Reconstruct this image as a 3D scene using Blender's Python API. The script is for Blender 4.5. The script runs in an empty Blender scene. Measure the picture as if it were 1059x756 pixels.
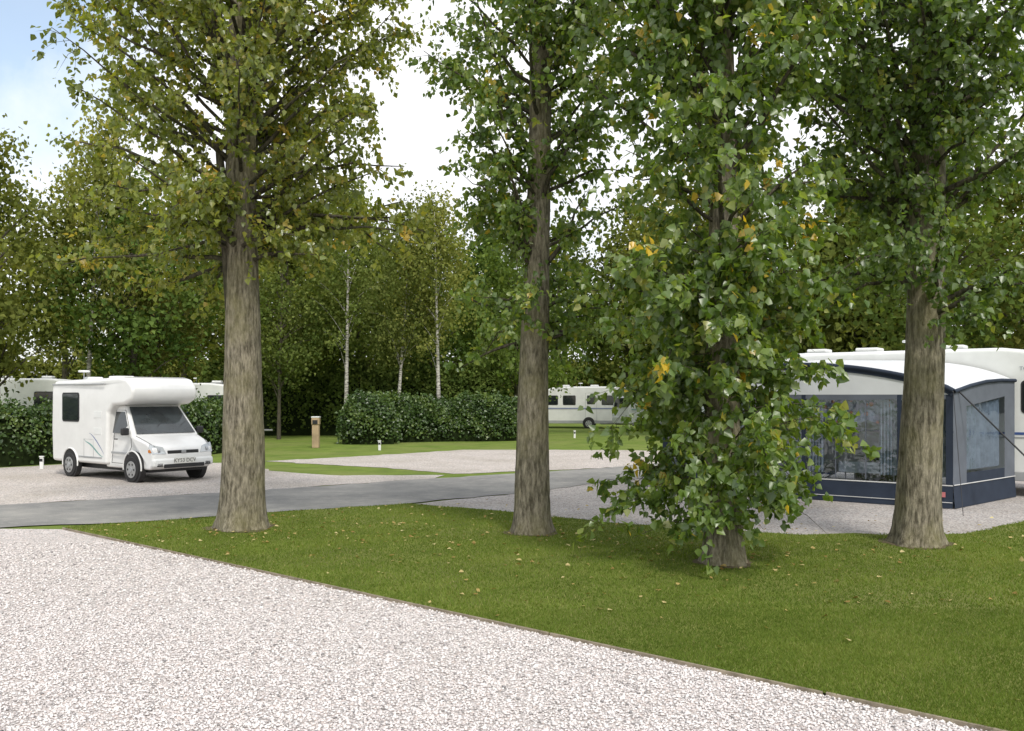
import bpy, math, random
import numpy as np
from mathutils import Vector, Matrix
random.seed(3)
RNG = np.random.default_rng(7)
scn = bpy.context.scene
D = bpy.data

# ------------------------------------------------------------------ helpers
def link(o, parent=None):
    scn.collection.objects.link(o)
    if parent is not None:
        o.parent = parent
    return o

def empty(name, loc=(0, 0, 0), rz=0.0, s=1.0):
    e = D.objects.new(name, None)
    e.empty_display_size = 0.3
    e.location = loc
    e.rotation_euler = (0, 0, rz)
    e.scale = (s, s, s)
    return link(e)

def np_mesh(name, V, F, mat, attr=None, smooth=False):
    V = np.asarray(V, dtype=np.float32); F = np.asarray(F, dtype=np.int32)
    me = D.meshes.new(name)
    k = F.shape[1]; n = F.shape[0]
    me.vertices.add(len(V)); me.vertices.foreach_set("co", V.ravel())
    me.loops.add(n * k); me.loops.foreach_set("vertex_index", F.ravel())
    me.polygons.add(n)
    me.polygons.foreach_set("loop_start", np.arange(0, n * k, k, dtype=np.int32))
    me.polygons.foreach_set("loop_total", np.full(n, k, dtype=np.int32))
    if smooth:
        me.polygons.foreach_set("use_smooth", np.ones(n, dtype=bool))
    me.update(calc_edges=True)
    if attr is not None:
        a = me.attributes.new("lv", 'FLOAT', 'POINT')
        a.data.foreach_set("value", np.asarray(attr, dtype=np.float32))
    me.materials.append(mat)
    return me

def py_obj(name, V, F, mat, parent=None, bevel=0, seg=3, smooth=False):
    me = D.meshes.new(name)
    me.from_pydata([tuple(v) for v in V], [], F)
    me.materials.append(mat)
    if bevel or smooth:
        for p in me.polygons: p.use_smooth = True
    o = link(D.objects.new(name, me), parent)
    if bevel:
        m = o.modifiers.new("b", 'BEVEL'); m.width = bevel; m.segments = seg; m.limit_method = 'ANGLE'
        m.angle_limit = math.radians(20)
        w = o.modifiers.new("w", 'WEIGHTED_NORMAL'); w.keep_sharp = False
    return o

def prism(name, prof, y0, y1, mat, parent=None, bevel=0, taper=None, seg=3):
    """profile in x,z swept along y"""
    n = len(prof)
    a = sum(prof[i][0]*prof[(i+1) % n][1]-prof[(i+1) % n][0]*prof[i][1] for i in range(n))
    if a < 0: prof = prof[::-1]
    V = []
    for y in (y0, y1):
        for (x, z) in prof:
            yy = y*(taper(x, z) if taper else 1)
            V.append((x, yy, z))
    F = [tuple(range(n)), tuple(range(2*n-1, n-1, -1))]
    for i in range(n):
        j = (i+1) % n
        F.append((i, i+n, j+n, j))
    return py_obj(name, V, F, mat, parent, bevel, seg)

def box(name, c, s, mat, parent=None, bevel=0, rz=0):
    x, y, z = s[0]/2, s[1]/2, s[2]/2
    V = [Vector((a*x, b*y, d*z)) for a in (-1, 1) for b in (-1, 1) for d in (-1, 1)]
    R = Matrix.Rotation(rz, 3, 'Z')
    V = [R @ v + Vector(c) for v in V]
    F = [(0, 1, 3, 2), (4, 6, 7, 5), (0, 4, 5, 1), (2, 3, 7, 6), (0, 2, 6, 4), (1, 5, 7, 3)]
    return py_obj(name, V, F, mat, parent, bevel, 2)

def tube(path, rad, ns=8):
    path = np.asarray(path, float); m = len(path)
    T = np.gradient(path, axis=0); T /= np.linalg.norm(T, axis=1)[:, None]+1e-9
    ref = np.array([0.3, 0.9, 0.1]);
    A = np.cross(T, ref); A /= np.linalg.norm(A, axis=1)[:, None]+1e-9
    B = np.cross(T, A)
    th = np.linspace(0, 2*np.pi, ns, endpoint=False)
    V = path[:, None, :] + np.asarray(rad)[:, None, None]*(A[:, None, :]*np.cos(th)[None, :, None]+B[:, None, :]*np.sin(th)[None, :, None])
    i = np.arange(m-1)[:, None]*ns; j = np.arange(ns)[None, :]; j2 = (j+1) % ns
    F = np.stack([i+j, i+j2, i+ns+j2, i+ns+j], -1).reshape(-1, 4)
    return V.reshape(-1, 3), F

def tube_obj(name, path, r, mat, parent=None, ns=8):
    V, F = tube(path, [r]*len(path) if np.isscalar(r) else r, ns)
    return link(D.objects.new(name, np_mesh(name, V, F, mat, smooth=True)), parent)

def merge(parts):
    Vs, Fs, o = [], [], 0
    for V, F in parts:
        Vs.append(V); Fs.append(F+o); o += len(V)
    return np.concatenate(Vs), np.concatenate(Fs)

def cyl(name, c, r, w, mat, parent=None, axis='y', ns=28, bevel=0):
    V = []; 
    for s in (-w/2, w/2):
        for i in range(ns):
            a = 2*math.pi*i/ns
            if axis == 'y': V.append((c[0]+r*math.cos(a), c[1]+s, c[2]+r*math.sin(a)))
            else: V.append((c[0]+r*math.cos(a), c[1]+r*math.sin(a), c[2]+s))
    F = [tuple(range(ns-1, -1, -1)), tuple(range(ns, 2*ns))]
    for i in range(ns):
        F.append((i, (i+1) % ns, (i+1) % ns+ns, i+ns))
    o = py_obj(name, V, F, mat, parent, bevel, 2)
    return o

# ------------------------------------------------------------------ materials
def mat_new(name):
    m = D.materials.new(name); m.use_nodes = True
    nt = m.node_tree; nt.nodes.clear()
    out = nt.nodes.new("ShaderNodeOutputMaterial")
    return m, nt, out

def ramp(nt, fac, stops):
    r = nt.nodes.new("ShaderNodeValToRGB")
    e = r.color_ramp.elements
    e[0].position, e[0].color = stops[0][0], (*stops[0][1], 1)
    e[1].position, e[1].color = stops[-1][0], (*stops[-1][1], 1)
    for p, c in stops[1:-1]:
        n = e.new(p); n.color = (*c, 1)
    nt.links.new(fac, r.inputs[0])
    return r.outputs[0]

def noise(nt, scale, detail=4, rough=0.55, sc=None, vec=None):
    n = nt.nodes.new("ShaderNodeTexNoise")
    n.inputs["Scale"].default_value = scale; n.inputs["Detail"].default_value = detail
    n.inputs["Roughness"].default_value = rough
    if vec is None:
        tc = nt.nodes.new("ShaderNodeTexCoord"); vec = tc.outputs["Object"]
    if sc:
        mp = nt.nodes.new("ShaderNodeMapping"); mp.inputs["Scale"].default_value = sc
        nt.links.new(vec, mp.inputs[0]); vec = mp.outputs[0]
    nt.links.new(vec, n.inputs["Vector"])
    return n.outputs["Fac"]

def vor(nt, scale, feature='F1'):
    v = nt.nodes.new("ShaderNodeTexVoronoi"); v.inputs["Scale"].default_value = scale
    tc = nt.nodes.new("ShaderNodeTexCoord"); nt.links.new(tc.outputs["Object"], v.inputs["Vector"])
    return v

def mix(nt, a, b, f, mode='MIX'):
    m = nt.nodes.new("ShaderNodeMix"); m.data_type = 'RGBA'; m.blend_type = mode
    for s, v in ((0, f), (6, a), (7, b)):
        if isinstance(v, (int, float)): m.inputs[s].default_value = v
        elif isinstance(v, tuple): m.inputs[s].default_value = (*v, 1)
        else: nt.links.new(v, m.inputs[s])
    return m.outputs[2]

def bsdf(nt, out, col, rough=0.8, spec=0.5, metal=0, bump=None, bstr=0.5, bdist=0.02, coat=0):
    b = nt.nodes.new("ShaderNodeBsdfPrincipled")
    if isinstance(col, tuple): b.inputs["Base Color"].default_value = (*col, 1)
    else: nt.links.new(col, b.inputs["Base Color"])
    if isinstance(rough, (int, float)): b.inputs["Roughness"].default_value = rough
    else: nt.links.new(rough, b.inputs["Roughness"])
    b.inputs["Specular IOR Level"].default_value = spec
    b.inputs["Metallic"].default_value = metal
    b.inputs["Coat Weight"].default_value = coat
    if bump is not None:
        bp = nt.nodes.new("ShaderNodeBump"); bp.inputs["Strength"].default_value = bstr
        bp.inputs["Distance"].default_value = bdist
        nt.links.new(bump, bp.inputs["Height"]); nt.links.new(bp.outputs[0], b.inputs["Normal"])
    if out is not None: nt.links.new(b.outputs[0], out.inputs[0])
    return b

def simple(name, col, rough=0.6, spec=0.5, metal=0, var=0.12, nscale=3, coat=0):
    m, nt, out = mat_new(name)
    n = noise(nt, nscale, 6)
    c = ramp(nt, n, [(0.3, tuple(x*(1-var) for x in col)), (0.7, tuple(min(1, x*(1+var*0.5)) for x in col))])
    bsdf(nt, out, c, rough, spec, metal, coat=coat)
    return m

def leaf_mat(name, stops, transl=0.35, gloss=0.0, objrand=False, tmul=1.6, vlo=0.75, vhi=1.5, under=False):
    m, nt, out = mat_new(name)
    a = nt.nodes.new("ShaderNodeAttribute"); a.attribute_name = "lv"
    c = ramp(nt, a.outputs["Fac"], stops)
    if objrand:
        oi = nt.nodes.new("ShaderNodeObjectInfo")
        h = nt.nodes.new("ShaderNodeHueSaturation")
        mr = nt.nodes.new("ShaderNodeMapRange"); mr.inputs[3].default_value = 0.455; mr.inputs[4].default_value = 0.52
        mv = nt.nodes.new("ShaderNodeMapRange"); mv.inputs[3].default_value = vlo; mv.inputs[4].default_value = vhi
        mu = nt.nodes.new("ShaderNodeMath"); mu.operation = 'MULTIPLY'; mu.inputs[1].default_value = 7.31
        fr = nt.nodes.new("ShaderNodeMath"); fr.operation = 'FRACT'
        nt.links.new(oi.outputs["Random"], mu.inputs[0]); nt.links.new(mu.outputs[0], fr.inputs[0])
        nt.links.new(fr.outputs[0], mr.inputs[0]); nt.links.new(oi.outputs["Random"], mv.inputs[0])
        nt.links.new(mr.outputs[0], h.inputs["Hue"]); nt.links.new(mv.outputs[0], h.inputs["Value"])
        nt.links.new(c, h.inputs["Color"]); c = h.outputs[0]
    cd = c
    if under:
        g = nt.nodes.new("ShaderNodeNewGeometry")
        pale = mix(nt, c, (0.28, 0.36, 0.20), 0.20)
        cd = mix(nt, c, pale, g.outputs["Backfacing"])
    b = nt.nodes.new("ShaderNodeBsdfDiffuse"); nt.links.new(cd, b.inputs[0])
    t = nt.nodes.new("ShaderNodeBsdfTranslucent")
    tc = mix(nt, c, (tmul, tmul*0.95, 0.5), 1.0, 'MULTIPLY'); nt.links.new(tc, t.inputs[0])
    ms = nt.nodes.new("ShaderNodeMixShader"); ms.inputs[0].default_value = transl
    nt.links.new(b.outputs[0], ms.inputs[1]); nt.links.new(t.outputs[0], ms.inputs[2])
    res = ms.outputs[0]
    if gloss:
        gl = nt.nodes.new("ShaderNodeBsdfGlossy"); gl.inputs["Roughness"].default_value = 0.38
        gl.inputs[0].default_value = (1, 1, 1, 1)
        m2 = nt.nodes.new("ShaderNodeMixShader"); m2.inputs[0].default_value = gloss
        nt.links.new(res, m2.inputs[1]); nt.links.new(gl.outputs[0], m2.inputs[2]); res = m2.outputs[0]
    nt.links.new(res, out.inputs[0])
    return m

M = {}
M['poplar'] = leaf_mat("poplar_leaf", [(0, (0.06, 0.115, 0.020)), (0.45, (0.125, 0.20, 0.038)), (0.8, (0.21, 0.27, 0.065)), (0.94, (0.31, 0.31, 0.07)), (0.965, (0.5, 0.36, 0.05)), (1, (0.58, 0.41, 0.05))], 0.43, 0.05, tmul=2.1, under=True)
M['poplar_y'] = leaf_mat("poplar_leaf_olive", [(0, (0.08, 0.11, 0.020)), (0.4, (0.165, 0.205, 0.040)), (0.75, (0.255, 0.27, 0.062)), (0.9, (0.32, 0.28, 0.07)), (0.96, (0.40, 0.29, 0.06)), (1, (0.48, 0.33, 0.05))], 0.44, 0.04, tmul=2.1, under=True)
M['poplar_d'] = leaf_mat("poplar_leaf_dark", [(0, (0.05, 0.095, 0.020)), (0.5, (0.105, 0.17, 0.036)), (0.9, (0.18, 0.235, 0.055)), (1, (0.25, 0.25, 0.05))], 0.43, 0.05, tmul=2.1, under=True)
M['wood_leaf'] = leaf_mat("woodland_leaf", [(0, (0.042, 0.068, 0.017)), (0.5, (0.090, 0.132, 0.033)), (1, (0.16, 0.205, 0.054))], 0.30, 0, True)
M['birch_leaf'] = leaf_mat("birch_leaf", [(0, (0.08, 0.11, 0.028)), (0.5, (0.14, 0.175, 0.047)), (1, (0.22, 0.24, 0.073))], 0.34, 0, True)
M['hedge_leaf'] = leaf_mat("hedge_leaf", [(0, (0.027, 0.055, 0.014)), (0.5, (0.07, 0.125, 0.030)), (1, (0.16, 0.22, 0.05))], 0.25, 0.04)
M['fallen'] = leaf_mat("fallen_leaf", [(0, (0.18, 0.11, 0.035)), (0.5, (0.38, 0.29, 0.11)), (1, (0.6, 0.52, 0.28))], 0.15)
M['grass_blade'] = leaf_mat("grass_blade", [(0, (0.085, 0.13, 0.025)), (0.5, (0.135, 0.195, 0.038)), (0.85, (0.19, 0.25, 0.056)), (1, (0.32, 0.31, 0.13))], 0.34)

# bark
def bark(name, dark, light, lichen, bs=1.0):
    m, nt, out = mat_new(name)
    n1 = noise(nt, 7.5, 8, 0.68, (3.0, 3.0, 0.6))
    n2 = noise(nt, 1.6, 5, 0.6)
    n3 = noise(nt, 34, 4, 0.7, (1, 1, 0.4))
    c = ramp(nt, n1, [(0.38, dark), (0.5, tuple((a+b)/2 for a, b in zip(dark, light))), (0.62, light)])
    lf = ramp(nt, n2, [(0.45, (0, 0, 0)), (0.7, (0.65, 0.65, 0.65))])
    c = mix(nt, c, lichen, lf)
    c = mix(nt, c, ramp(nt, n3, [(0.3, (0.6, 0.6, 0.6)), (0.7, (1.1, 1.1, 1.1))]), 0.85, 'MULTIPLY')
    h = mix(nt, n1, n3, 0.3)
    bsdf(nt, out, c, 0.95, 0.15, bump=h, bstr=1.0, bdist=0.05*bs)
    return m
M['bark'] = bark("poplar_bark", (0.105, 0.092, 0.066), (0.38, 0.34, 0.26), (0.26, 0.24, 0.12))
M['bark_dark'] = bark("woodland_bark", (0.05, 0.045, 0.034), (0.15, 0.13, 0.10), (0.10, 0.11, 0.05))
mm, nt, out = mat_new("birch_bark")
n1 = noise(nt, 4, 6, 0.7, (1, 1, 5)); c = ramp(nt, n1, [(0.40, (0.06, 0.055, 0.05)), (0.48, (0.46, 0.44, 0.39)), (0.7, (0.68, 0.66, 0.60))])
bsdf(nt, out, c, 0.8, 0.2); M['birch_bark'] = mm

# gravel
def gravel(name, tint, sc=48, dirt=0.25, dirtcol=(0.2, 0.17, 0.12)):
    m, nt, out = mat_new(name)
    v = vor(nt, sc)
    sep = nt.nodes.new("ShaderNodeSeparateColor"); nt.links.new(v.outputs["Color"], sep.inputs[0])
    base = ramp(nt, sep.outputs[0], [(0, tuple(x*0.55 for x in tint)), (0.2, tuple(x*0.87 for x in tint)), (0.55, tint), (0.8, (tint[0]*1.05, tint[1]*0.97, tint[2]*0.93)), (1, tuple(min(0.88, x*1.2) for x in tint))])
    gap = ramp(nt, v.outputs["Distance"], [(0.35, (1, 1, 1)), (0.75, (0.45, 0.43, 0.41))])
    base = mix(nt, base, gap, 0.8, 'MULTIPLY')
    big = noise(nt, 0.55, 6, 0.6)
    f = ramp(nt, big, [(0.42, (0, 0, 0)), (0.72, (dirt, dirt, dirt))])
    base = mix(nt, base, dirtcol, f)
    med = noise(nt, 5, 5, 0.7)
    base = mix(nt, base, ramp(nt, med, [(0.3, (0.84, 0.84, 0.84)), (0.7, (1.06, 1.06, 1.06))]), 0.9, 'MULTIPLY')
    inv = nt.nodes.new("ShaderNodeMath"); inv.operation = 'SUBTRACT'; inv.inputs[0].default_value = 1
    nt.links.new(v.outputs["Distance"], inv.inputs[1])
    bsdf(nt, out, base, 0.9, 0.2, bump=inv.outputs[0], bstr=0.7, bdist=0.010)
    return m
M['gravel'] = gravel("pale_pink_gravel", (0.70, 0.66, 0.65), 46, 0.10)
M['gravel2'] = gravel("pitch_gravel", (0.63, 0.59, 0.56), 36, 0.4, (0.26, 0.23, 0.17))
M['gravel3'] = gravel("awning_pitch_gravel", (0.53, 0.505, 0.49), 34, 0.3)
m, nt, out = mat_new("gravel_stone")
a = nt.nodes.new("ShaderNodeAttribute"); a.attribute_name = "lv"
c = ramp(nt, a.outputs["Fac"], [(0, (0.24, 0.23, 0.23)), (0.06, (0.42, 0.39, 0.385)), (0.16, (0.60, 0.56, 0.55)), (0.5, (0.72, 0.68, 0.67)), (0.8, (0.74, 0.685, 0.66)), (1, (0.85, 0.84, 0.83))])
bsdf(nt, out, c, 0.85, 0.25); M['stone'] = m

# asphalt
m, nt, out = mat_new("worn_asphalt")
n = noise(nt, 120, 3); n2 = noise(nt, 0.8, 6, 0.6); n4 = noise(nt, 3.0, 6, 0.7, (1, 1, 1))
c = ramp(nt, n, [(0.3, (0.19, 0.19, 0.187)), (0.6, (0.27, 0.268, 0.26)), (0.75, (0.38, 0.375, 0.36))])
c = mix(nt, c, ramp(nt, n2, [(0.35, (0.82, 0.82, 0.82)), (0.7, (1.22, 1.2, 1.16))]), 1.0, 'MULTIPLY')
c = mix(nt, c, (0.42, 0.40, 0.36), ramp(nt, n4, [(0.50, (0, 0, 0)), (0.75, (0.5, 0.5, 0.5))]))
bsdf(nt, out, c, 0.95, 0.1, bump=n, bstr=0.4, bdist=0.006); M['asphalt'] = m

# grass ground
def grassmat(name, dk, lt, dry):
    m, nt, out = mat_new(name)
    a = noise(nt, 1.1, 8, 0.65); b = noise(nt, 45, 6, 0.75); c3 = noise(nt, 0.35, 5, 0.6)
    c = ramp(nt, a, [(0.32, dk), (0.65, lt)])
    c = mix(nt, c, ramp(nt, b, [(0.3, (0.6, 0.62, 0.5)), (0.7, (1.35, 1.3, 1.2))]), 1.0, 'MULTIPLY')
    f = ramp(nt, c3, [(0.45, (0, 0, 0)), (0.75, (0.6, 0.6, 0.6))])
    c = mix(nt, c, dry, f)
    bsdf(nt, out, c, 0.95, 0.1, bump=b, bstr=0.7, bdist=0.02)
    return m
M['grass'] = grassmat("grass_ground", (0.10, 0.155, 0.034), (0.175, 0.24, 0.055), (0.23, 0.23, 0.09))
M['lawn'] = grassmat("lawn_ground", (0.10, 0.13, 0.03), (0.165, 0.205, 0.046), (0.21, 0.20, 0.085))
m, nt, out = mat_new("bare_soil"); n = noise(nt, 14, 6, 0.7)
bsdf(nt, out, ramp(nt, n, [(0.3, (0.08, 0.065, 0.04)), (0.7, (0.19, 0.155, 0.10))]), 0.95, 0.1, bump=n, bdist=0.03); M['soil'] = m
m, nt, out = mat_new("timber_edging"); n = noise(nt, 6, 6, 0.7)
bsdf(nt, out, ramp(nt, n, [(0.3, (0.13, 0.11, 0.08)), (0.7, (0.34, 0.29, 0.22))]), 0.9, 0.1, bump=n, bdist=0.01); M['timber'] = m

M['white'] = simple("white_vehicle_paint", (0.80, 0.80, 0.79), 0.28, 0.5, coat=0.3, var=0.06)
M['white2'] = simple("white_caravan_shell", (0.75, 0.76, 0.75), 0.4, 0.5, var=0.08)
M['glass'] = simple("dark_glass", (0.02, 0.025, 0.028), 0.06, 0.8, var=0.3)
M['screen'] = simple("windscreen_glass", (0.035, 0.045, 0.05), 0.05, 0.9, var=0.5)
M['black'] = simple("black_plastic", (0.02, 0.02, 0.022), 0.55)
M['rubber'] = simple("tyre_rubber", (0.022, 0.022, 0.023), 0.85)
M['grey'] = simple("grey_bumper_plastic", (0.34, 0.35, 0.36), 0.5)
M['alu'] = simple("wheel_trim", (0.42, 0.43, 0.44), 0.35, 0.5, 0.5)
M['lamp'] = simple("headlamp_lens", (0.55, 0.58, 0.6), 0.08, 0.9)
M['amber'] = simple("amber_lens", (0.6, 0.2, 0.03), 0.2)
M['plate'] = simple("number_plate", (0.72, 0.72, 0.68), 0.4)
M['teal'] = simple("teal_decal", (0.16, 0.36, 0.34), 0.4)
M['pink'] = simple("pink_decal", (0.5, 0.16, 0.17), 0.4)
M['blue'] = simple("blue_decal", (0.05, 0.1, 0.3), 0.4)
M['lettering'] = simple("grey_lettering", (0.25, 0.28, 0.33), 0.4)
M['navy'] = simple("navy_awning_fabric", (0.030, 0.040, 0.062), 0.8, 0.2, var=0.25, nscale=2)
M['slate'] = simple("slate_awning_fabric", (0.13, 0.145, 0.175), 0.85, 0.2, var=0.2, nscale=2)
M['net'] = simple("grey_net_curtain", (0.30, 0.33, 0.38), 0.9, 0.1, var=0.35, nscale=6)
M['pale'] = simple("pale_awning_roof", (0.64, 0.66, 0.68), 0.6, 0.3, var=0.1, nscale=1.5)
M['pipe'] = simple("white_piping", (0.6, 0.6, 0.6), 0.5)
M['rope'] = simple("guy_strap", (0.03, 0.03, 0.035), 0.7)
M['steel'] = simple("steel_pole", (0.4, 0.4, 0.42), 0.35, 0.5, 0.8)
M['cloth'] = simple("table_cloth", (0.6, 0.62, 0.66), 0.8)
M['bottle'] = simple("green_bottle", (0.01, 0.04, 0.015), 0.1)
M['post'] = simple("varnished_post", (0.42, 0.31, 0.19), 0.7, var=0.3)
# clear awning window: thin vinyl
m, nt, out = mat_new("clear_vinyl_window")
g = nt.nodes.new("ShaderNodeBsdfGlossy"); g.inputs[0].default_value = (0.8, 0.85, 0.9, 1); g.inputs[1].default_value = 0.08
n = noise(nt, 2.2, 3); bp = nt.nodes.new("ShaderNodeBump"); bp.inputs["Distance"].default_value = 0.05; bp.inputs["Strength"].default_value = 0.5
nt.links.new(n, bp.inputs["Height"]); nt.links.new(bp.outputs[0], g.inputs["Normal"])
t = nt.nodes.new("ShaderNodeBsdfTransparent"); t.inputs[0].default_value = (0.62, 0.68, 0.74, 1)
ms = nt.nodes.new("ShaderNodeMixShader"); ms.inputs[0].default_value = 0.14
nt.links.new(t.outputs[0], ms.inputs[1]); nt.links.new(g.outputs[0], ms.inputs[2]); nt.links.new(ms.outputs[0], out.inputs[0])
M['vinyl'] = m
m, nt, out = mat_new("flowered_curtain")
v = vor(nt, 7); c = ramp(nt, v.outputs["Distance"], [(0.0, (0.6, 0.2, 0.08)), (0.25, (0.45, 0.16, 0.1)), (0.33, (0.22, 0.24, 0.3)), (1, (0.30, 0.32, 0.38))])
bsdf(nt, out, c, 0.9, 0.1); M['curtain'] = m

# ------------------------------------------------------------------ world / light / camera
w = D.worlds.new("World"); scn.world = w; w.use_nodes = True
nt = w.node_tree; nt.nodes.clear()
wo = nt.nodes.new("ShaderNodeOutputWorld"); bg = nt.nodes.new("ShaderNodeBackground")
sky = nt.nodes.new("ShaderNodeTexSky"); sky.sky_type = 'NISHITA'; sky.sun_disc = False
SUN_EL = math.radians(50); SUN_AZ = math.radians(160)
sky.sun_elevation = SUN_EL; sky.sun_rotation = SUN_AZ; sky.air_density = 1.0; sky.dust_density = 2.5; sky.ozone_density = 1.0
tc = nt.nodes.new("ShaderNodeTexCoord")
cl = noise(nt, 1.7, 7, 0.55, (1, 1, 1.6), tc.outputs["Generated"])
cf = ramp(nt, cl, [(0.36, (0.1, 0.1, 0.1)), (0.47, (0.85, 0.85, 0.85)), (0.6, (1, 1, 1))])
# a break in the cloud in the north-west part of the sky
dn = nt.nodes.new("ShaderNodeVectorMath"); dn.operation = 'DISTANCE'
nt.links.new(tc.outputs["Generated"], dn.inputs[0]); dn.inputs[1].default_value = (-0.48, 0.78, 0.38)
wob = noise(nt, 6, 6, 0.65, None, tc.outputs["Generated"])
ad = nt.nodes.new("ShaderNodeMath"); ad.operation = 'MULTIPLY_ADD'; ad.inputs[1].default_value = 0.30
nt.links.new(wob, ad.inputs[0]); nt.links.new(dn.outputs["Value"], ad.inputs[2])
hole = ramp(nt, ad.outputs[0], [(0.24, (0.22, 0.22, 0.22)), (0.38, (1, 1, 1))])
cf = mix(nt, cf, hole, 1.0, 'MULTIPLY')
cb = noise(nt, 4, 5, 0.6, None, tc.outputs["Generated"])
cc = ramp(nt, cb, [(0.3, (7.4, 7.6, 7.9)), (0.7, (9.6, 9.6, 9.7))])
skb = mix(nt, sky.outputs[0], (1.9, 1.85, 1.7), 1.0, 'MULTIPLY')
skc = mix(nt, skb, cc, cf)
nt.links.new(skc, bg.inputs[0]); bg.inputs[1].default_value = 0.14
nt.links.new(bg.outputs[0], wo.inputs[0])

sd = D.lights.new("sun", 'SUN'); sd.energy = 2.7; sd.angle = math.radians(8); sd.color = (1, 0.96, 0.88)
so = link(D.objects.new("sun", sd))
dirv = Vector((math.sin(SUN_AZ)*math.cos(SUN_EL), math.cos(SUN_AZ)*math.cos(SUN_EL), math.sin(SUN_EL)))
so.rotation_euler = dirv.to_track_quat('Z', 'Y').to_euler(); so.location = (10, -10, 30)

cam = D.cameras.new("camera"); co = link(D.objects.new("camera", cam))
co.location = (0, 0, 2.0); co.rotation_euler = (math.radians(90), 0, 0)
cam.sensor_width = 36; cam.lens = 32.3; cam.shift_y = 0.030; cam.clip_end = 2000; cam.clip_start = 0.05
scn.camera = co
scn.view_settings.view_transform = 'Standard'
scn.view_settings.look = 'None'; scn.view_settings.exposure = 0

# ------------------------------------------------------------------ ground
def sheet(name, poly, z, mat):
    return py_obj(name, [(x, y, z) for x, y in poly], [tuple(range(len(poly)))] , mat)

def ccw(p):
    a = sum(p[i][0]*p[(i+1) % len(p)][1]-p[(i+1) % len(p)][0]*p[i][1] for i in range(len(p)))
    return p if a > 0 else p[::-1]

def wobble(p, amp=0.05, step=0.35, closed=True):
    out = []
    for i in range(len(p) if closed else len(p)-1):
        a = np.array(p[i]); b = np.array(p[(i+1) % len(p)]); L = np.linalg.norm(b-a)
        n = max(1, int(L/step)) if L < 30 else 1
        for k in range(n):
            q = a+(b-a)*k/n
            if k: q = q+RNG.normal(0, amp, 2)
            out.append(tuple(q))
    if not closed: out.append(tuple(p[-1]))
    return out

py_obj("ground", [(-600, -200, 0), (600, -200, 0), (600, 900, 0), (-600, 900, 0)], [(0, 1, 2, 3)], M['grass'])

road_near = [(-30, 4.0), (-14, 10.8), (-7.73, 13.87), (-5.79, 14.6), (-4.16, 15.7), (-1.94, 17.0), (0.3, 19.0), (2.0, 21.0), (6, 25.3), (18, 36), (50, 62)]
road_far = [(50, 66), (18, 40), (6, 29), (2.41, 25.3), (-1.89, 22.2), (-5.93, 18.9), (-9.29, 16.8), (-15, 13.7), (-30, 6.6)]
edge0, edge1 = (-6.73, 13.77), (5.6, 3.05)
lawn_up = [(-1.94, 16.9), (-0.16, 15.8), (1.66, 14.3), (4.12, 13.1), (6.49, 13.2), (8.15, 14.6), (12, 17.6), (24, 26)]
fg = [edge0, edge1, (9, -0.5), (9, -12), (-40, -12), (-40, -1), (-30, 3.95), (-14, 10.75), (-7.73, 13.83)]
sheet("gravel_drive", ccw(fg), 0.006, M['gravel'])
pad1 = [(-20, 11.6), (-15, 13.8), (-9.29, 16.9), (-5.93, 19.0), (-1.89, 22.3), (-1.7, 23.2), (-4.6, 23.2), (-6.3, 24.4), (-8.5, 27.5), (-13, 27), (-20, 19)]
sheet("gravel_pitch", ccw(wobble(pad1, .07)), 0.010, M['gravel2'])
pad2 = [(-7.6, 28.2), (-4.5, 31), (-1.77, 34.2), (3.8, 34), (9.5, 32.5), (2.41, 25.4), (-1.5, 23.6), (-3.5, 25.6)]
sheet("gravel_pitch", ccw(wobble(pad2, .07)), 0.010, M['gravel2'])
pad3 = lawn_up[:-1] + [(24, 25), (18, 35), (6, 25.4), (2.0, 21.1), (0.3, 19.1)]
sheet("gravel_pitch", ccw(wobble(pad3)), 0.010, M['gravel3'])
sheet("road", ccw(wobble(road_near+road_far, 0.05)), 0.018, M['asphalt'])
lawn = [edge0, edge1, (20, 3.0), (24, 26)] + lawn_up[::-1][1:] + [(-4.16, 15.6), (-5.79, 14.45), (-6.6, 13.95)]
lawnw = [edge0] + [edge1] + [(20, 3.0), (24, 25.9)] + wobble(lawn_up[::-1][1:] + [(-4.16, 15.6), (-5.79, 14.45), (-6.6, 13.95)], 0.05, 0.35, False)
sheet("lawn", ccw(lawnw), 0.026, M['lawn'])

# timber edging boards
e0 = np.array(edge0); e1 = np.array(edge1); ev = (e1-e0); EL = np.linalg.norm(ev); ev /= EL
ang = math.atan2(ev[1], ev[0])
te = empty("timber_edging")
n = int(EL/2.4)+1
for i in range(n):
    c = e0+ev*(i*EL/n+EL/n/2)
    box("board_%d" % (i+1), (c[0]+random.uniform(-.008, .008), c[1], 0.010), (EL/n-0.012, 0.022, 0.05), M['timber'], te, 0.004, ang+random.uniform(-.003, .003))

# ------------------------------------------------------------------ point in polygon
def inside(P, poly):
    x, y = P[:, 0], P[:, 1]; r = np.zeros(len(P), bool); n = len(poly); j = n-1
    for i in range(n):
        xi, yi = poly[i]; xj, yj = poly[j]
        c = ((yi > y) != (yj > y)) & (x < (xj-xi)*(y-yi)/((yj-yi) if yj != yi else 1e-9)+xi)
        r ^= c; j = i
    return r

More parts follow.
